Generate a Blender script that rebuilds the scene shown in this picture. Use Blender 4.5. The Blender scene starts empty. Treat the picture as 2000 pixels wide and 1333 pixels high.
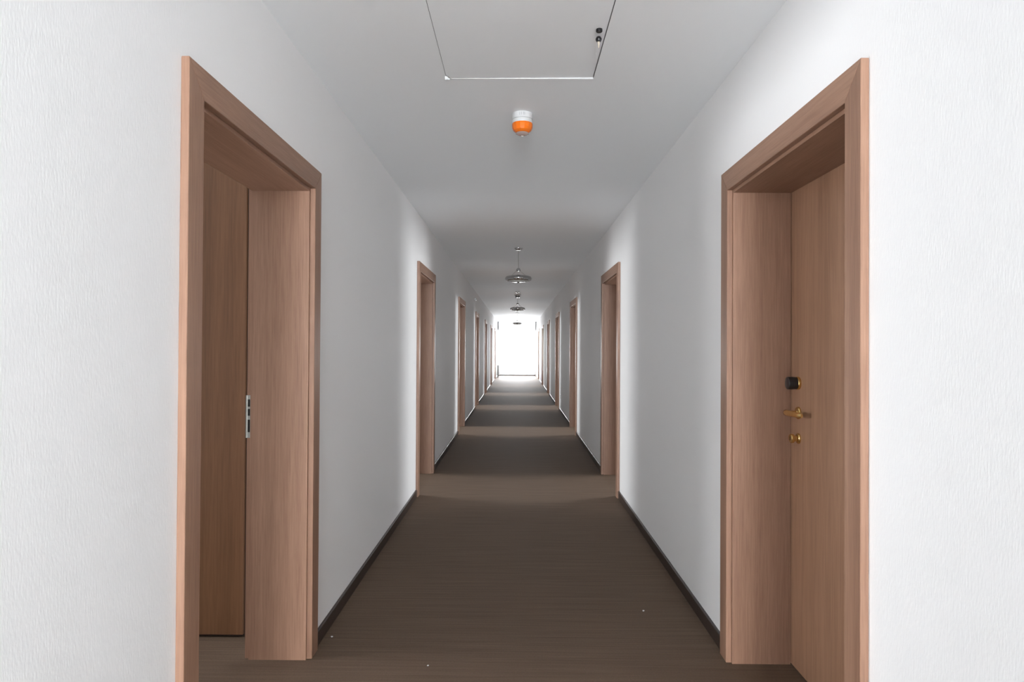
import bpy, bmesh, math, random
from mathutils import Matrix, Vector

random.seed(4)
S = bpy.context.scene
C = S.collection

# ------------------------------------------------------------------ camera
H = 1.37
YAW, PITCH, ROLL = -0.0067, 0.0090, 0.0056
fw = Vector((math.sin(YAW) * math.cos(PITCH), math.cos(YAW) * math.cos(PITCH), math.sin(PITCH)))
rt = Vector((math.cos(YAW), -math.sin(YAW), 0))
up = rt.cross(fw)
cr = rt * math.cos(ROLL) + up * math.sin(ROLL)
cu = -rt * math.sin(ROLL) + up * math.cos(ROLL)
cam_data = bpy.data.cameras.new('camera')
cam_data.sensor_width = 36.0
cam_data.lens = 36.0 * 1333 / 2000
cam_data.clip_start = 0.05
cam = bpy.data.objects.new('camera', cam_data)
C.objects.link(cam)
cam.matrix_world = Matrix(((cr.x, cu.x, -fw.x, 0), (cr.y, cu.y, -fw.y, 0), (cr.z, cu.z, -fw.z, H), (0, 0, 0, 1)))
S.camera = cam

# ------------------------------------------------------------------ sky, daylight, exposure
SKY = 1.4            # overcast white sky seen through the end window
END = 540.0          # daylight pouring in through the end window
LOBBY = 930.0         # daylight from the window behind the camera
ROOM1 = 140.0         # daylight from the first left room
ROOMS = 255.0         # daylight from each further room

world = bpy.data.worlds.new('overcast_sky')
S.world = world
world.use_nodes = True
bg = world.node_tree.nodes['Background']
bg.inputs['Color'].default_value = (0.97, 0.985, 1.0, 1)
bg.inputs['Strength'].default_value = SKY

S.view_settings.view_transform = 'Standard'
S.view_settings.look = 'None'
S.view_settings.exposure = 0.08
S.view_settings.gamma = 1.0
S.view_settings.use_curve_mapping = False
S.cycles.use_denoising = True
S.cycles.max_bounces = 14
S.cycles.diffuse_bounces = 10
S.cycles.glossy_bounces = 4
S.cycles.sample_clamp_indirect = 6.0


def daylight(name, loc, direction, w, h, power, col=(0.95, 0.975, 1.0)):
    d = bpy.data.lights.new(name, 'AREA')
    d.shape = 'RECTANGLE'
    d.size, d.size_y = w, h
    d.energy = power
    d.color = col
    o = bpy.data.objects.new(name, d)
    C.objects.link(o)
    o.location = loc
    o.rotation_euler = Vector(direction).to_track_quat('-Z', 'Z').to_euler()
    return o


# ------------------------------------------------------------------ sizes (metres; x right, y down the corridor)
XL, XR = -0.911, 0.943           # corridor faces of the side walls
ZC = 2.596                       # ceiling
Y0, Y1 = 0.55, 32.7              # near and far ends of the corridor
LX, LY = 1.30, -9.0               # half width and back wall of the lobby the camera stands in
WT = 0.272                       # wall thickness
DN, DP, DW = 1.832, 4.384, 1.250  # first door, spacing, outer casing width
ND = 7
CT, CW = 0.023, 0.090            # casing thickness and width
DTOP = 2.1535
OY0, OY1, OZ = 0.080, 1.170, 2.072   # wall opening (relative to door)
RX = 4.7                         # outer face of the rooms
doorY = [DN + DP * k for k in range(ND)]

L = daylight('daylight_lobby_window', (0.0, LY + 0.06, 1.55), (0, 1, 0), 1.9, 1.5, LOBBY)
daylight('daylight_first_room', (-RX + 0.05, doorY[0] + 0.98, 1.25), (1, 0, 0), 0.60, 2.0, ROOM1)
for k in range(1, ND):
    for s in (-1, 1):
        if k == 1:      # second pair: unseen windows enlarged and turned to brighten the walls before them
            daylight('daylight_room', (s * (RX - 0.05), doorY[k] + 1.50, 1.45), (-s, -0.3, -0.1), 0.95, 1.9, ROOMS * 0.95)
        else:
            daylight('daylight_room', (s * (RX - 0.05), doorY[k] + 1.20, 1.95), (-s, -0.1, -0.45), 0.50, 1.0, ROOMS)
daylight('daylight_end_window', (0.016, Y1 + 0.30, 1.15), (0, -1, 0), 1.85, 2.2, END)


# ------------------------------------------------------------------ materials
def nodes(name):
    m = bpy.data.materials.new(name)
    m.use_nodes = True
    nt = m.node_tree
    b = nt.nodes['Principled BSDF']
    return m, nt, b


def N(nt, t, **kw):
    n = nt.nodes.new(t)
    for k, v in kw.items():
        if k in n.inputs:
            n.inputs[k].default_value = v
        else:
            setattr(n, k, v)
    return n


def plain(name, col, rough=0.5, metal=0.0, spec=0.5, **kw):
    m, nt, b = nodes(name)
    b.inputs['Base Color'].default_value = (*col, 1)
    b.inputs['Roughness'].default_value = rough
    b.inputs['Metallic'].default_value = metal
    b.inputs['Specular IOR Level'].default_value = spec
    for k, v in kw.items():
        b.inputs[k.replace('_', ' ')].default_value = v
    return m


def wall_paint(name, col, scale, stretch, bump, dist=0.002):
    m, nt, b = nodes(name)
    tc = N(nt, 'ShaderNodeTexCoord')
    mp = N(nt, 'ShaderNodeMapping')
    mp.inputs['Scale'].default_value = stretch
    no = N(nt, 'ShaderNodeTexNoise', Scale=scale, Detail=3.0, Roughness=0.55)
    nt.links.new(tc.outputs['Object'], mp.inputs['Vector'])
    nt.links.new(mp.outputs['Vector'], no.inputs['Vector'])
    bp = N(nt, 'ShaderNodeBump', Strength=bump, Distance=dist)
    nt.links.new(no.outputs['Fac'], bp.inputs['Height'])
    nt.links.new(bp.outputs['Normal'], b.inputs['Normal'])
    b.inputs['Base Color'].default_value = (*col, 1)
    b.inputs['Roughness'].default_value = 0.75
    b.inputs['Specular IOR Level'].default_value = 0.25
    return m


def wood(name, stretch, dark, light, rough=0.42):
    m, nt, b = nodes(name)
    tc = N(nt, 'ShaderNodeTexCoord')
    oi = N(nt, 'ShaderNodeObjectInfo')
    mul = N(nt, 'ShaderNodeVectorMath', operation='SCALE')
    mul.inputs[0].default_value = (3.7, 5.1, 2.3)
    nt.links.new(oi.outputs['Random'], mul.inputs['Scale'])
    add = N(nt, 'ShaderNodeVectorMath', operation='ADD')
    nt.links.new(tc.outputs['Object'], add.inputs[0])
    nt.links.new(mul.outputs['Vector'], add.inputs[1])
    mp = N(nt, 'ShaderNodeMapping')
    mp.inputs['Scale'].default_value = stretch
    nt.links.new(add.outputs['Vector'], mp.inputs['Vector'])
    fine = N(nt, 'ShaderNodeTexNoise', Scale=6.0, Detail=6.0, Roughness=0.65)
    broad = N(nt, 'ShaderNodeTexNoise', Scale=0.55, Detail=3.0, Roughness=0.5)
    nt.links.new(mp.outputs['Vector'], fine.inputs['Vector'])
    nt.links.new(mp.outputs['Vector'], broad.inputs['Vector'])
    mix = N(nt, 'ShaderNodeMix', data_type='FLOAT')
    mix.inputs[0].default_value = 0.45
    nt.links.new(fine.outputs['Fac'], mix.inputs[2])
    nt.links.new(broad.outputs['Fac'], mix.inputs[3])
    rp = N(nt, 'ShaderNodeValToRGB')
    rp.color_ramp.elements[0].position = 0.33
    rp.color_ramp.elements[0].color = (*dark, 1)
    rp.color_ramp.elements[1].position = 0.66
    rp.color_ramp.elements[1].color = (*light, 1)
    nt.links.new(mix.outputs[0], rp.inputs['Fac'])
    nt.links.new(rp.outputs['Color'], b.inputs['Base Color'])
    bp = N(nt, 'ShaderNodeBump', Strength=0.06, Distance=0.001)
    nt.links.new(fine.outputs['Fac'], bp.inputs['Height'])
    nt.links.new(bp.outputs['Normal'], b.inputs['Normal'])
    b.inputs['Roughness'].default_value = rough
    b.inputs['Specular IOR Level'].default_value = 0.45
    return m


def carpet(name):
    m, nt, b = nodes(name)
    tc = N(nt, 'ShaderNodeTexCoord')
    # long streaks across the corridor (woven rows of slightly different yarn)
    mp = N(nt, 'ShaderNodeMapping')
    mp.inputs['Scale'].default_value = (1.6, 55.0, 1.0)
    nt.links.new(tc.outputs['Object'], mp.inputs['Vector'])
    st = N(nt, 'ShaderNodeTexNoise', Scale=1.0, Detail=4.0, Roughness=0.6)
    nt.links.new(mp.outputs['Vector'], st.inputs['Vector'])
    # tufts
    mp2 = N(nt, 'ShaderNodeMapping')
    mp2.inputs['Scale'].default_value = (120.0, 150.0, 1.0)
    nt.links.new(tc.outputs['Object'], mp2.inputs['Vector'])
    tf = N(nt, 'ShaderNodeTexNoise', Scale=1.0, Detail=2.0, Roughness=0.7)
    nt.links.new(mp2.outputs['Vector'], tf.inputs['Vector'])
    # ribs
    wv = N(nt, 'ShaderNodeTexWave', wave_type='BANDS', bands_direction='Y', wave_profile='SIN')
    wv.inputs['Scale'].default_value = 26.0
    wv.inputs['Distortion'].default_value = 0.6
    wv.inputs['Detail'].default_value = 1.0
    nt.links.new(tc.outputs['Object'], wv.inputs['Vector'])
    a1 = N(nt, 'ShaderNodeMath', operation='MULTIPLY_ADD')
    a1.inputs[1].default_value = 0.30
    nt.links.new(tf.outputs['Fac'], a1.inputs[0])
    m1 = N(nt, 'ShaderNodeMath', operation='MULTIPLY')
    m1.inputs[1].default_value = 0.50
    nt.links.new(st.outputs['Fac'], m1.inputs[0])
    nt.links.new(m1.outputs[0], a1.inputs[2])
    a2 = N(nt, 'ShaderNodeMath', operation='MULTIPLY_ADD')
    a2.inputs[1].default_value = 0.22
    nt.links.new(wv.outputs['Fac'], a2.inputs[0])
    nt.links.new(a1.outputs[0], a2.inputs[2])
    rp = N(nt, 'ShaderNodeValToRGB')
    rp.color_ramp.elements[0].position = 0.30
    rp.color_ramp.elements[0].color = (0.066, 0.0415, 0.027, 1)
    rp.color_ramp.elements[1].position = 0.72
    rp.color_ramp.elements[1].color = (0.148, 0.100, 0.068, 1)
    nt.links.new(a2.outputs[0], rp.inputs['Fac'])
    nt.links.new(rp.outputs['Color'], b.inputs['Base Color'])
    bp = N(nt, 'ShaderNodeBump', Strength=0.35, Distance=0.002)
    nt.links.new(a2.outputs[0], bp.inputs['Height'])
    nt.links.new(bp.outputs['Normal'], b.inputs['Normal'])
    b.inputs['Roughness'].default_value = 0.75
    b.inputs['Specular IOR Level'].default_value = 0.22
    return m


M = {}
M['wall'] = wall_paint('white_textured_wallpaper', (0.86, 0.862, 0.866), 1.0, (190, 190, 50), 0.26)
M['ceil'] = wall_paint('white_ceiling_paint', (0.91, 0.935, 0.955), 1.0, (60, 60, 60), 0.08)
WD, WL = (0.200, 0.106, 0.067), (0.335, 0.194, 0.130)
M['wood_v'] = wood('beech_veneer_upright', (26, 26, 0.9), WD, WL)
M['wood_h'] = wood('beech_veneer_lengthwise', (26, 0.9, 26), WD, WL)
M['wood_leaf'] = wood('beech_veneer_door_leaf', (22, 22, 0.7), (0.205, 0.108, 0.062), (0.345, 0.195, 0.122))
M['wood_ward'] = wood('walnut_brown_veneer', (22, 22, 0.7), (0.112, 0.050, 0.022), (0.185, 0.088, 0.042))
M['wood_dark'] = plain('dark_carcass_edge', (0.05, 0.028, 0.02), 0.6)
M['base'] = plain('dark_brown_skirting', (0.032, 0.021, 0.017), 0.34)
M['carpet'] = carpet('brown_ribbed_carpet')
M['white'] = plain('white_plastic', (0.60, 0.61, 0.62), 0.35)
M['enamel'] = plain('white_enamel', (0.75, 0.76, 0.76), 0.4)
M['grey_line'] = plain('grey_moulded_groove', (0.35, 0.36, 0.37), 0.5)
M['orange'] = plain('orange_translucent_lens', (0.95, 0.20, 0.01), 0.18, Transmission_Weight=0.25, IOR=1.45)
M['grey_dark'] = plain('dark_grey_backlit', (0.06, 0.06, 0.06), 0.5)
M['radiator'] = plain('grey_enamel', (0.30, 0.31, 0.31), 0.45)
M['clear'] = plain('clear_plastic_rim', (0.85, 0.80, 0.76), 0.15, Transmission_Weight=0.6, IOR=1.45)
M['brass'] = plain('polished_brass', (0.72, 0.50, 0.20), 0.22, 1.0)
M['steel'] = plain('brushed_steel', (0.62, 0.61, 0.58), 0.28, 1.0)
M['chrome'] = plain('chrome', (0.55, 0.55, 0.55), 0.08, 1.0)
M['black'] = plain('black_plastic', (0.012, 0.012, 0.014), 0.3)
M['void'] = plain('dark_cavity', (0.02, 0.02, 0.02), 0.9)
M['gap'] = plain('grey_hatch_cavity', (0.14, 0.14, 0.14), 0.9)  # grey tuned for the tone of the hatch's gap lines
M['frost'] = plain('frosted_lamp_glass', (0.55, 0.55, 0.53), 0.35)
M['cream'] = plain('cream_plastic', (0.48, 0.42, 0.34), 0.5)
M['taupe'] = plain('grey_room_paint', (0.27, 0.275, 0.27), 0.7)
M['reflector'] = plain('pale_reflector', (0.52, 0.50, 0.47), 0.45)
M['frame'] = plain('white_window_frame', (0.85, 0.85, 0.85), 0.4)
g, nt, b = nodes('clear_glazing')
out = nt.nodes['Material Output']
tr = N(nt, 'ShaderNodeBsdfTransparent')
gl = N(nt, 'ShaderNodeBsdfGlossy', Roughness=0.02)
fr = N(nt, 'ShaderNodeFresnel', IOR=1.45)
mx = N(nt, 'ShaderNodeMixShader')
nt.links.new(fr.outputs[0], mx.inputs[0]); nt.links.new(tr.outputs[0], mx.inputs[1]); nt.links.new(gl.outputs[0], mx.inputs[2])
nt.links.new(mx.outputs[0], out.inputs['Surface'])
M['glass'] = g


# ------------------------------------------------------------------ mesh helpers
def mesh(name, bm):
    bmesh.ops.recalc_face_normals(bm, faces=bm.faces)
    me = bpy.data.meshes.new(name)
    bm.to_mesh(me)
    bm.free()
    return me


def obj(name, bm, mat, parent=None, smooth=False):
    me = mesh(name, bm)
    for m in (mat if isinstance(mat, (list, tuple)) else [mat]):
        me.materials.append(m)
    if smooth:
        for p in me.polygons:
            p.use_smooth = True
        me.set_sharp_from_angle(angle=math.radians(35))
    o = bpy.data.objects.new(name, me)
    C.objects.link(o)
    if parent:
        o.parent = parent
    return o


def tag(o, label, cat, group=None, kind=None):
    o['label'] = label
    o['category'] = cat
    if group:
        o['group'] = group
    if kind:
        o['kind'] = kind
    return o


def empty(name, loc, label, cat, group=None, kind=None):
    o = bpy.data.objects.new(name, None)
    o.empty_display_size = 0.1
    C.objects.link(o)
    o.location = loc
    return tag(o, label, cat, group, kind)


def box(bm, x0, x1, y0, y1, z0, z1, mi=0):
    vs = [bm.verts.new((x, y, z)) for x in (x0, x1) for y in (y0, y1) for z in (z0, z1)]
    for q in ((0, 1, 3, 2), (4, 6, 7, 5), (0, 4, 5, 1), (2, 3, 7, 6), (0, 2, 6, 4), (1, 5, 7, 3)):
        f = bm.faces.new([vs[i] for i in q])
        f.material_index = mi
    return vs


def bev(bm, w, seg=1):
    bmesh.ops.recalc_face_normals(bm, faces=bm.faces)
    bmesh.ops.bevel(bm, geom=list(bm.edges), offset=w, segments=seg, affect='EDGES', profile=0.5)


def bx(*a, bevel=0.0, seg=1):
    bm = bmesh.new()
    box(bm, *a)
    if bevel:
        bev(bm, bevel, seg)
    return bm


def prism(poly, axis, a0, a1):
    """extrude a 2-D polygon along an axis; poly in the two other axes in xyz order"""
    bm = bmesh.new()

    def co(p, a):
        return {'x': (a, p[0], p[1]), 'y': (p[0], a, p[1]), 'z': (p[0], p[1], a)}[axis]
    A = [bm.verts.new(co(p, a0)) for p in poly]
    B = [bm.verts.new(co(p, a1)) for p in poly]
    bm.faces.new(A)
    bm.faces.new(B[::-1])
    n = len(poly)
    for i in range(n):
        bm.faces.new((A[i], A[(i + 1) % n], B[(i + 1) % n], B[i]))
    return bm


def lathe(profile, seg=32, axis='z', bm=None, origin=(0, 0, 0), sign=1):
    """profile: list of (r, h); revolved about axis"""
    bm = bm or bmesh.new()
    ox, oy, oz = origin
    rings = []
    for r, h in profile:
        h *= sign
        ring = []
        for i in range(seg if r > 1e-6 else 1):
            a = 2 * math.pi * i / seg
            p = {'z': (r * math.cos(a), r * math.sin(a), h), 'x': (h, r * math.cos(a), r * math.sin(a)), 'y': (r * math.cos(a), h, r * math.sin(a))}[axis]
            ring.append(bm.verts.new((p[0] + ox, p[1] + oy, p[2] + oz)))
        rings.append(ring)
    for A, B in zip(rings, rings[1:]):
        for i in range(seg):
            j = (i + 1) % seg
            if len(A) == 1 and len(B) == 1:
                continue
            if len(A) == 1:
                bm.faces.new((A[0], B[j], B[i]))
            elif len(B) == 1:
                bm.faces.new((A[i], A[j], B[0]))
            else:
                bm.faces.new((A[i], A[j], B[j], B[i]))
    return bm


def tube(p, q, r, seg=8, bm=None):
    bm = bm or bmesh.new()
    p, q = Vector(p), Vector(q)
    d = q - p
    rot = d.to_track_quat('Z', 'Y').to_matrix().to_4x4()
    bmesh.ops.create_cone(bm, cap_ends=True, segments=seg, radius1=r, radius2=r, depth=d.length,
                          matrix=Matrix.Translation((p + q) / 2) @ rot)
    return bm


# ------------------------------------------------------------------ the shell
def side_wall(name, x, s, label):
    bm = bmesh.new()
    xa, xb = x, x + s * WT
    edges = [Y0]
    for y in doorY:
        edges += [y + OY0, y + OY1]
    edges.append(Y1)
    for i in range(0, len(edges), 2):
        box(bm, min(xa, xb), max(xa, xb), edges[i], edges[i + 1], 0, ZC)
    for y in doorY:
        box(bm, min(xa, xb), max(xa, xb), y + OY0, y + OY1, OZ, ZC)
    o = obj(name, bm, M['wall'])
    return tag(o, label, 'wall', kind='structure')


wl = side_wall('wall_left', XL, -1, 'long white textured corridor wall on the left with door openings')
wr = side_wall('wall_right', XR, 1, 'long white textured corridor wall on the right with door openings')


def partitions(x, s, wall, first):
    bm = bmesh.new()
    xa = x + s * WT
    lo, hi = min(xa, s * RX), max(xa, s * RX)
    for k, y in enumerate(doorY):
        if k < first:
            continue
        if k == 0:
            a, c, w0, w1 = y - 0.9, y + 1.95, y + 0.68, y + 1.28
        else:
            a, c, w0, w1 = (y - 0.60, y + 2.20, y + 1.0, y + 2.0) if k == 1 else (y - 0.60, y + 1.55, y + 0.94, y + 1.48)
        box(bm, lo, hi, a - 0.1, a, 0, ZC)
        box(bm, lo, hi, c, c + 0.1, 0, ZC)
        o0, o1 = min(s * RX, s * (RX + 0.2)), max(s * RX, s * (RX + 0.2))
        box(bm, o0, o1, a - 0.1, w0, 0, ZC)
        box(bm, o0, o1, w1, c + 0.1, 0, ZC)
        z0, z1 = (0.2, 2.3) if k == 0 else (0.45, 2.48) if k == 1 else (1.4, 2.48)
        box(bm, o0, o1, w0, w1, 0, z0)
        box(bm, o0, o1, w0, w1, z1, ZC)
    obj('partition', bm, M['taupe'], wall)


partitions(XL, -1, wl, 0)
partitions(XR, 1, wr, 1)

bm = bmesh.new()
box(bm, -RX - 0.2, RX + 0.2, LY - 0.2, Y1 + 0.2, -0.12, 0.0)
tag(obj('floor', bm, M['carpet']), 'dark brown ribbed carpet running the length of the corridor', 'floor', kind='structure')

# ceiling with the opening for the access hatch
HX0, HX1, HY0, HY1 = -0.328, 0.344, 2.09, 3.106
bm = bmesh.new()
CZ1 = ZC + 0.12
box(bm, -RX - 0.2, RX + 0.2, LY - 0.2, HY0, ZC, CZ1)
box(bm, -RX - 0.2, RX + 0.2, HY1, Y1 + 0.2, ZC, CZ1)
box(bm, -RX - 0.2, HX0, HY0, HY1, ZC, CZ1)
box(bm, HX1, RX + 0.2, HY0, HY1, ZC, CZ1)
ceil = tag(obj('ceiling', bm, M['ceil']), 'plain white corridor ceiling with hanging lamps', 'ceiling', kind='structure')

# far end: window wall
bm = bmesh.new()
box(bm, XL, XR, Y1, Y1 + 0.25, 2.20, ZC)
box(bm, XL - WT, XL + 0.04, Y1, Y1 + 0.25, 0, ZC)
box(bm, XR - 0.04, XR + WT, Y1, Y1 + 0.25, 0, ZC)
tag(obj('wall_end', bm, M['wall']), 'white wall framing the bright window at the far end', 'wall', kind='structure')

wx0, wx1 = XL + 0.04, XR - 0.04
bm = bmesh.new()
for a, c, z0, z1 in ((wx0, wx1, 0.0, 0.07), (wx0, wx1, 2.13, 2.20), (wx0, wx0 + 0.06, 0.07, 2.13), (wx1 - 0.06, wx1, 0.07, 2.13)):
    box(bm, a, c, Y1 + 0.05, Y1 + 0.12, z0, z1)
win = tag(obj('window_1', bm, M['frame']), 'tall glaring window closing the far end of the corridor', 'window', kind='structure')
m1, m2 = -0.47, 0.50
for x in (m1, m2):
    obj('mullion', bx(x - 0.025, x + 0.025, Y1 + 0.055, Y1 + 0.115, 0.07, 2.13), M['frame'], win)
for a, c in ((wx0 + 0.06, m1 - 0.025), (m1 + 0.025, m2 - 0.025), (m2 + 0.025, wx1 - 0.06)):
    obj('pane', bx(a, c, Y1 + 0.08, Y1 + 0.088, 0.07, 2.13), M['glass'], win)
obj('threshold', bx(wx0, wx1, Y1 - 0.03, Y1 + 0.05, 0.0, 0.045), M['base'], win)

# lobby behind the camera: side walls, returns and a wide window
bm = bmesh.new()
box(bm, -LX - 0.2, -LX, LY, Y0, 0, ZC)
box(bm, LX, LX + 0.2, LY, Y0, 0, ZC)
box(bm, -LX - 0.2, LX + 0.2, LY - 0.2, LY, 0, 0.78)
box(bm, -LX - 0.2, LX + 0.2, LY - 0.2, LY, 2.32, ZC)
box(bm, -LX - 0.2, -0.98, LY - 0.2, LY, 0.78, 2.32)
box(bm, 0.98, LX + 0.2, LY - 0.2, LY, 0.78, 2.32)
box(bm, -LX - 0.2, XL - WT, Y0, Y0 + 0.15, 0, ZC)
box(bm, XR + WT, LX + 0.2, Y0, Y0 + 0.15, 0, ZC)
fl = obj('floor_bounce', bx(-LX, LX, LY, 0.20, 0.0, 0.004), M['reflector'])  # unseen pale slab added to throw light up to the near ceiling
tag(fl, 'pale stone floor added unseen behind the camera to bounce light upward', 'floor', kind='structure')
tag(obj('wall_back', bm, M['wall']), 'white lobby walls with a wide window opening behind the camera', 'wall', kind='structure')

# skirting: one run per stretch of wall, children of the side's skirting
BH, BT = 0.066, 0.012


def skirting(name, x, s, label):
    e = empty(name, (x, Y0, 0), label, 'baseboard', kind='structure')
    edges = [Y0] + [v for y in doorY for v in (y, y + DW)] + [Y1]
    for i in range(0, len(edges), 2):
        a, c = edges[i] - Y0, edges[i + 1] - Y0
        p = [(0, 0), (-s * BT, 0), (-s * BT, BH - 0.004), (-s * (BT - 0.004), BH), (0, BH)]
        obj('skirting_board', prism(p, 'y', a, c), M['base'], e)


skirting('baseboard_left', XL, -1, 'dark brown skirting along the foot of the left wall')
skirting('baseboard_right', XR, 1, 'dark brown skirting along the foot of the right wall')


# ------------------------------------------------------------------ doors
def door_frame(root, s):
    """casing and lining; s=-1 left wall, +1 right wall. Local origin: wall face, near edge of casing, floor."""
    f = -s                                    # towards the corridor
    x0, x1 = sorted((0, f * CT))
    H_, W_, c = DTOP, DW, CW
    for nm, poly, mt in (('casing_upright', [(0, 0), (c, 0), (c, H_ - c), (0, H_)], 'wood_v'),
                         ('casing_upright', [(W_ - c, 0), (W_, 0), (W_, H_), (W_ - c, H_ - c)], 'wood_v'),
                         ('casing_head', [(0, H_), (c, H_ - c), (W_ - c, H_ - c), (W_, H_)], 'wood_h')):
        bm = prism(poly, 'x', x0, x1)
        bev(bm, 0.0015)
        obj(nm, bm, M[mt], root)
    d1, d2 = 0.252, WT
    a, r = 0.102, 0.087                       # lining surface, rebate surface
    for g in (0, 1):
        P = [(0, OY0), (0, a), (s * d1, a), (s * d1, r), (s * d2, r), (s * d2, OY0)]
        if g:
            P = [(px, DW - py) for px, py in P]
        bm = prism(P, 'z', 0, OZ)
        obj('lining_upright', bm, M['wood_v'], root)
    zl, zr = 2.050, 2.065
    P = [(0, OZ), (0, zl), (s * d1, zl), (s * d1, zr), (s * d2, zr), (s * d2, OZ)]
    obj('lining_head', prism(P, 'y', a, DW - a), M['wood_h'], root)


ordL = ['first', 'second', 'third', 'fourth', 'fifth', 'sixth', 'seventh']


def copy_tree(o, parent=None):
    c = o.copy()
    C.objects.link(c)
    if parent:
        c.parent = parent
    for ch in list(o.children):
        copy_tree(ch, c)
    return c


n = 1
for s, x, side in ((-1, XL, 'left'), (1, XR, 'right')):
    proto = None
    for k, y in enumerate(doorY):
        lab = '%s doorway along the %s wall, beech veneer frame around a deep opening' % (ordL[k], side)
        if k == 0 and s < 0:
            lab = 'nearest doorway on the left, beech veneer frame open to a room with a wardrobe'
        if k == 0 and s > 0:
            lab = 'nearest door on the right, closed beech veneer leaf with brass lever and black knob'
        if proto is None:
            e = empty('door_%d' % n, (x, y, 0), lab, 'door', kind='structure')
            door_frame(e, s)
            proto = e
        else:
            e = copy_tree(proto)
            e.name = 'door_%d' % n
            e.location = (x, y, 0)
            e['label'] = lab
        e['group'] = 'doors along the %s wall' % side
        n += 1

left1 = bpy.data.objects['door_1']
right1 = bpy.data.objects['door_8']

# strike plate in the far lining of the open left door (local coordinates)
fy = DW - 0.102
bm = bmesh.new()
box(bm, -0.2755, -0.2535, fy + 0.0125, fy + 0.0155, 0.965, 1.152)
box(bm, -0.2755, -0.2705, fy + 0.0095, fy + 0.0155, 0.965, 1.152)
sp = obj('strike_plate', bm, M['steel'], left1)
sp['label'] = 'bright steel strike plate in the frame'
for z0, z1 in ((0.990, 1.045), (1.062, 1.092), (1.102, 1.134)):
    obj('latch_hole', bx(-0.2675, -0.2580, fy + 0.0118, fy + 0.0130, z0, z1), M['void'], sp)

# closed leaf of the right door
lx = 0.2535
leaf = obj('door_leaf', bx(lx, lx + 0.0375, 0.0895, DW - 0.0895, 0.006, 2.0615, bevel=0.0015), M['wood_leaf'], right1)


def hw(name, bm, mat, smooth=True, label=None):
    o = obj(name, bm, mat, leaf, smooth)
    if label:
        o['label'] = label
    return o


# everything on the leaf points to -x; y local = y - DN
ky = 2.900 - DN
bm = lathe([(0, 0), (0.0265, 0), (0.0275, 0.003), (0.0275, 0.010), (0.0265, 0.012), (0, 0.012)], 36, 'x', None, (lx, ky, 1.224), -1)
hw('knob_collar', bm, M['brass'], label='brass collar of the black knob')
bm = lathe([(0, 0.012), (0.0262, 0.012), (0.0262, 0.016), (0.0272, 0.030), (0.0272, 0.044), (0.0255, 0.049), (0.021, 0.051), (0, 0.0515)], 36, 'x', None, (lx, ky, 1.224), -1)
hw('electronic_knob', bm, M['black'], label='black electronic lock knob')
# lever: rose, neck, grip
zl_ = 1.098
bm = lathe([(0, 0), (0.026, 0), (0.026, 0.005), (0.0225, 0.009), (0.012, 0.010), (0.0095, 0.013), (0.0095, 0.042), (0, 0.042)], 36, 'x', None, (lx, ky, zl_), -1)
hw('lever_rose', bm, M['brass'], label='brass rose and neck of the lever')
bm = bmesh.new()
prev = None
secs = [(ky + 0.017, 0.010, 0.0095, 0.050), (ky + 0.012, 0.0125, 0.0115, 0.050), (ky - 0.005, 0.0130, 0.0115, 0.050), (ky - 0.05, 0.0118, 0.0085, 0.049),
        (ky - 0.095, 0.0112, 0.0072, 0.045), (ky - 0.116, 0.0108, 0.0070, 0.041), (ky - 0.124, 0.0085, 0.005, 0.039)]
for (yy, hz, hx, off) in secs:
    ring = []
    for i in range(16):
        a = 2 * math.pi * i / 16
        ring.append(bm.verts.new((lx - off + hx * math.cos(a), yy, zl_ + hz * math.sin(a))))
    if prev:
        for i in range(16):
            bm.faces.new((prev[i], prev[(i + 1) % 16], ring[(i + 1) % 16], ring[i]))
    else:
        bm.faces.new(ring)
    prev = ring
bm.faces.new(prev[::-1])
hw('lever_grip', bm, M['brass'], label='brass lever grip')
# thumb turn / cylinder below
bm = lathe([(0, 0), (0.0225, 0), (0.0225, 0.004), (0.019, 0.008), (0.0125, 0.010), (0.0125, 0.020), (0.0185, 0.023), (0.0195, 0.028), (0.0195, 0.034), (0.017, 0.0365), (0, 0.0368)], 36, 'x', None, (lx, ky, 0.990), -1)
hw('lock_cylinder', bm, M['brass'], label='round brass lock cylinder')
hw('key_slot', bx(lx - 0.0378, lx - 0.0366, ky - 0.0012, ky + 0.0012, 0.982, 0.998), M['void'], False)

# ------------------------------------------------------------------ wardrobe inside the first left room
wy = 3.200
wd = empty('wardrobe', (-1.275, wy, 0), 'tall brown veneer wardrobe standing inside the open left doorway', 'wardrobe')
obj('carcass', bx(-1.30, 0.062, 0.024, 0.55, 0.0, 2.50), M['wood_dark'], wd)
for i in range(2):
    o = obj('wardrobe_door', bx(-0.62 * (i + 1) + 0.002, -0.62 * i, 0.0, 0.020, 0.014, 2.48, bevel=0.0015), M['wood_ward'], wd)

# ------------------------------------------------------------------ ceiling hatch
ht = empty('ceiling_hatch', ((HX0 + HX1) / 2, (HY0 + HY1) / 2, ZC), 'white square access hatch set in the ceiling near the camera', 'hatch')
hw2, hl = (HX1 - HX0) / 2, (HY1 - HY0) / 2
bm = bmesh.new()
obj('hatch_rim', bx(-hw2, hw2, hl - 0.002, hl, -0.0005, 0.05), M['white'], ht)
box(bm, -hw2, hw2, -hl, hl, 0.05, 0.055)
box(bm, -hw2, -hw2 + 0.0008, -hl, hl, 0.004, 0.05)
box(bm, hw2 - 0.0008, hw2, -hl, hl, 0.004, 0.05)
obj('hatch_cavity', bm, M['gap'], ht)
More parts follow.
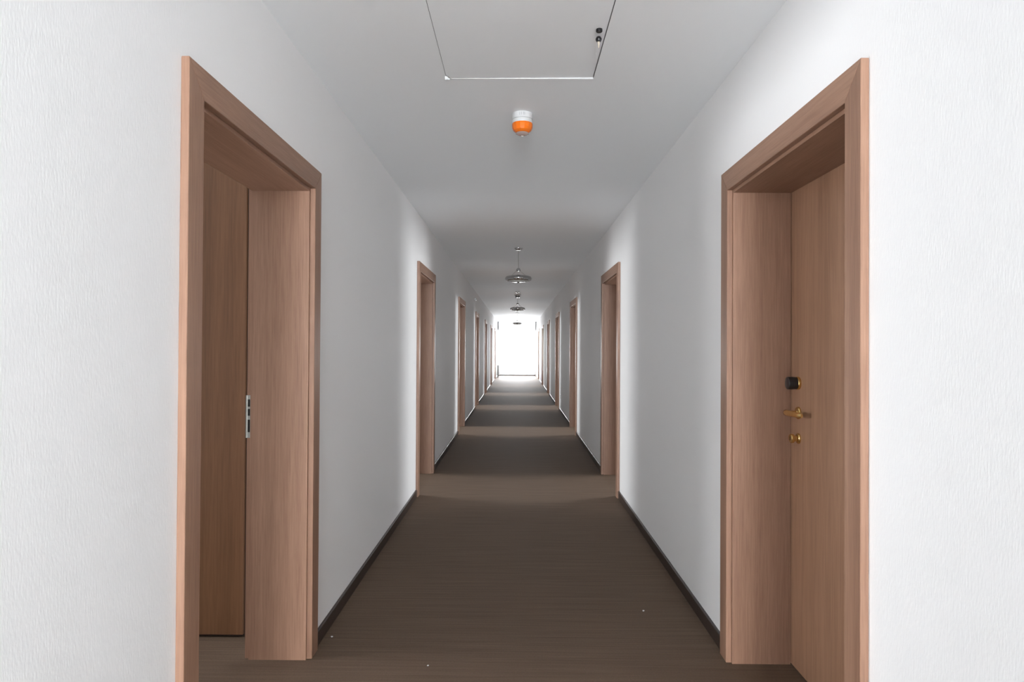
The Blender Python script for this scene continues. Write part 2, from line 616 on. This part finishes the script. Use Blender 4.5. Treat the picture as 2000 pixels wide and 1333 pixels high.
# panel hanging slightly askew: flush along the left, sunk a little at the right; its far left corner is cut off
bm = bmesh.new()
px0, px1, py0, py1 = -hw2 + 0.0024, hw2 - 0.0034, -hl + 0.003, hl - 0.0012
outl = [(px0, py0), (px1, py0), (px1, py1), (px0 + 0.022, py1), (px0, py1 - 0.040)]


def sunk(x, y):
    return 0.0004 + (0.0062 * (x + hw2) / (2 * hw2) if y > 0 else 0.0)


A = [bm.verts.new((x, y, sunk(x, y))) for x, y in outl]
B = [bm.verts.new((x, y, 0.020)) for x, y in outl]
bm.faces.new(A)
bm.faces.new(B[::-1])
for i in range(5):
    bm.faces.new((A[i], A[(i + 1) % 5], B[(i + 1) % 5], B[i]))
obj('hatch_panel', bm, M['ceil'], ht)
# added white plate stands in for the lit rim at the cut corner
P = [(-hw2 - 0.003, 0.0), (-hw2 - 0.003, -0.016), (-hw2 + 0.021, -0.016), (-hw2 + 0.006, 0.0)]
obj('corner_highlight', prism(P, 'y', hl - 0.030, hl - 0.028), M['white'], ht)['label'] = 'white plate added for the lit rim at the hatch corner'
# lock hole and key-like pin near the right edge
cx, cy = (HX0 + HX1) / 2, (HY0 + HY1) / 2
bm = lathe([(0, 0.002), (0.0125, 0.002), (0.0125, -0.006), (0.0105, -0.0085), (0, -0.0085)], 20, 'z', None, (0.312 - cx, 2.623 - cy, 0), 1)
obj('lock_socket', bm, M['black'], ht, True)['label'] = 'black lock socket in the hatch'
bm = lathe([(0, -0.002), (0.005, -0.003), (0.009, -0.006), (0.0122, -0.013), (0.0118, -0.018), (0.008, -0.024), (0, -0.026)], 20, 'z', None, (0.316 - cx, 2.672 - cy, 0), 1)
kb = obj('lock_knob', bm, M['black'], ht, True)
kb['label'] = 'round black knob on the hatch'
bm = lathe([(0, -0.024), (0.0048, -0.024), (0.0040, -0.036), (0.0015, -0.048), (0, -0.0485)], 14, 'z', None, (0.316 - cx, 2.672 - cy, 0), 1)
obj('pin', bm, M['cream'], kb, True)['label'] = 'pale pointed pin below the knob'

# ------------------------------------------------------------------ alarm beacon
bc = empty('alarm_beacon', (0.024, 3.575, ZC), 'round white alarm beacon with orange lens under the ceiling', 'beacon')
R = 0.0535
bm = lathe([(0, 0), (R * 0.97, 0), (R * 0.985, -0.004), (R, -0.028), (R, -0.030), (R * 0.96, -0.031), (0, -0.031)], 40)
obj('mounting_base', bm, M['white'], bc, True)
bm = bmesh.new()
for a in (-0.30, -0.12, 0.10, 0.22):
    c_, s_ = math.sin(a), -math.cos(a)
    tube((c_ * R * 0.985, s_ * R * 0.985, -0.006), (c_ * R * 0.998, s_ * R * 0.998, -0.021), 0.0014, 6, bm)
obj('moulded_slot', bm, M['grey_line'], bc)
bm = lathe([(0, -0.031), (R * 0.955, -0.031), (R * 0.955, -0.0335), (0, -0.0335)], 40)
obj('groove_ring', bm, M['grey_line'], bc, True)
bm = lathe([(0, -0.0335), (R * 0.985, -0.0335), (R * 0.99, -0.047), (R * 0.97, -0.052), (0, -0.052)], 40)
obj('sounder_body', bm, M['white'], bc, True)
# faceted orange lens
bm = lathe([(0, -0.052), (R * 1.0, -0.052), (R * 1.01, -0.060), (R * 0.99, -0.076), (R * 0.88, -0.089), (R * 0.66, -0.098), (R * 0.35, -0.103), (0, -0.104)], 14)
obj('orange_lens', bm, M['orange'], bc)['label'] = 'faceted orange lens'
bm = lathe([(0, -0.1035), (R * 0.40, -0.1025), (R * 0.62, -0.1005), (R * 0.66, -0.104), (R * 0.45, -0.1105), (R * 0.2, -0.113), (0, -0.1135)], 28)
obj('clear_cap', bm, M['clear'], bc, True)['label'] = 'pale translucent cap under the lens'


# ------------------------------------------------------------------ hanging lamps
def pendant(y, label):
    e = empty('pendant_lamp', (0.018, y, ZC), label, 'lamp', 'round chrome lamps hanging along the ceiling')
    obj('ceiling_canopy', lathe([(0, 0), (0.050, 0), (0.050, -0.006), (0.040, -0.022), (0.012, -0.028), (0, -0.028)], 28), M['chrome'], e, True)
    zr = -0.365
    bm = bmesh.new()
    tube((0, 0, -0.026), (0, 0, zr + 0.11), 0.0035, 8, bm)
    obj('suspension_rod', bm, M['steel'], e)
    obj('hub', lathe([(0, zr + 0.118), (0.016, zr + 0.116), (0.030, zr + 0.098), (0.030, zr + 0.088), (0.012, zr + 0.080), (0, zr + 0.080)], 24), M['chrome'], e, True)
    for i in range(3):
        a = 2 * math.pi * i / 3 + 0.5
        obj('stay_wire', tube((0.02 * math.cos(a), 0.02 * math.sin(a), zr + 0.088), (0.125 * math.cos(a), 0.125 * math.sin(a), zr + 0.014), 0.002, 6), M['steel'], e)
    # dish: chrome rim and shade, frosted glass set into the underside
    prof = [(0, zr + 0.026), (0.070, zr + 0.026), (0.128, zr + 0.020), (0.155, zr + 0.010), (0.165, zr - 0.006), (0.166, zr - 0.020), (0.158, zr - 0.034), (0.140, zr - 0.040), (0.132, zr - 0.034), (0, zr - 0.030)]
    obj('dish', lathe(prof, 48), M['chrome'], e, True)
    obj('glass_diffuser', lathe([(0, zr - 0.0305), (0.131, zr - 0.0335), (0.118, zr - 0.046), (0.070, zr - 0.055), (0, zr - 0.058)], 40), M['frost'], e, True)
    obj('finial', lathe([(0, zr - 0.056), (0.012, zr - 0.058), (0.014, zr - 0.065), (0.008, zr - 0.072), (0, zr - 0.074)], 16), M['chrome'], e, True)
    return e


p1 = pendant(8.43, 'largest-looking round chrome lamp, hanging nearest to the camera')
p2 = copy_tree(p1); p2.location.y = 15.1; p2['label'] = 'middle of the three round chrome lamps hanging in the corridor'
p3 = copy_tree(p1); p3.location.y = 24.4; p3['label'] = 'smallest-looking round lamp, hanging farthest off before the bright window'

# smoke detector further down the ceiling
sd = empty('smoke_detector', (0.020, 16.0, ZC), 'small round smoke detector on the far ceiling between two hanging lamps', 'detector')
obj('detector_base', lathe([(0, 0), (0.078, 0), (0.080, -0.010), (0.074, -0.018), (0, -0.018)], 32), M['white'], sd, True)
obj('backlit_body', lathe([(0, -0.018), (0.058, -0.018), (0.054, -0.050), (0, -0.050)], 32), M['grey_dark'], sd, True)
obj('detector_cap', lathe([(0, -0.050), (0.058, -0.050), (0.060, -0.056), (0.046, -0.068), (0, -0.070)], 32), M['white'], sd, True)

# ------------------------------------------------------------------ small far things
# emergency light above the fourth left doorway
e = empty('emergency_light', (XL, 14.75, 2.40), 'tiny white emergency light high on the left wall before the fourth doorway', 'light')
obj('housing', bx(0, 0.030, -0.05, 0.05, -0.025, 0.025, bevel=0.004), M['white'], e)
obj('cover', bx(0.030, 0.042, -0.042, 0.042, -0.019, 0.019, bevel=0.004), M['frost'], e)
# socket low on the right wall
e = empty('wall_socket', (XR, 14.55, 0.32), 'small white socket low on the right wall before the fourth doorway', 'socket')
obj('cover_plate', bx(-0.010, 0, -0.040, 0.040, -0.040, 0.040, bevel=0.003), M['white'], e)
obj('socket_insert', lathe([(0, 0.0), (0.026, 0.0), (0.027, 0.003), (0.022, 0.003), (0.020, 0.001), (0, 0.001)], 24, 'x', None, (-0.010, 0, 0), -1), M['enamel'], e, True)
# radiator at the far left
e = empty('radiator', (XL + 0.03, 31.0, 0.0), 'pale grey radiator low on the left wall beside the end window', 'radiator')
for i in range(10):
    obj('radiator_fin', bx(0.0, 0.11, -0.45 + i * 0.09, -0.45 + i * 0.09 + 0.066, 0.10, 0.56, bevel=0.012, seg=2), M['radiator'], e)
for z in (0.13, 0.53):
    obj('header_pipe', tube((0.055, -0.50, z), (0.055, 0.50, z), 0.014, 10), M['radiator'], e)
for yy in (-0.35, 0.35):
    obj('foot', bx(0.035, 0.075, yy - 0.02, yy + 0.02, 0.0, 0.11), M['radiator'], e)


def crumb(x, y, r, label):
    bm = bmesh.new()
    bmesh.ops.create_icosphere(bm, subdivisions=1, radius=r)
    for v in bm.verts:
        v.co *= random.uniform(0.7, 1.25)
        v.co.z *= 0.6
    zmin = min(v.co.z for v in bm.verts)
    o = obj('plaster_crumb', bm, M['white'])
    o.location = (x, y, -zmin + 0.0005)
    tag(o, label, 'crumb', 'white crumbs on the carpet')


crumb(-0.860, 3.215, 0.006, 'white plaster crumb on the carpet beside the left skirting')
crumb(-0.372, 2.935, 0.0045, 'white plaster crumb on the carpet level with the near doors')
crumb(0.667, 3.56, 0.0055, 'white plaster crumb on the carpet nearer the right wall')
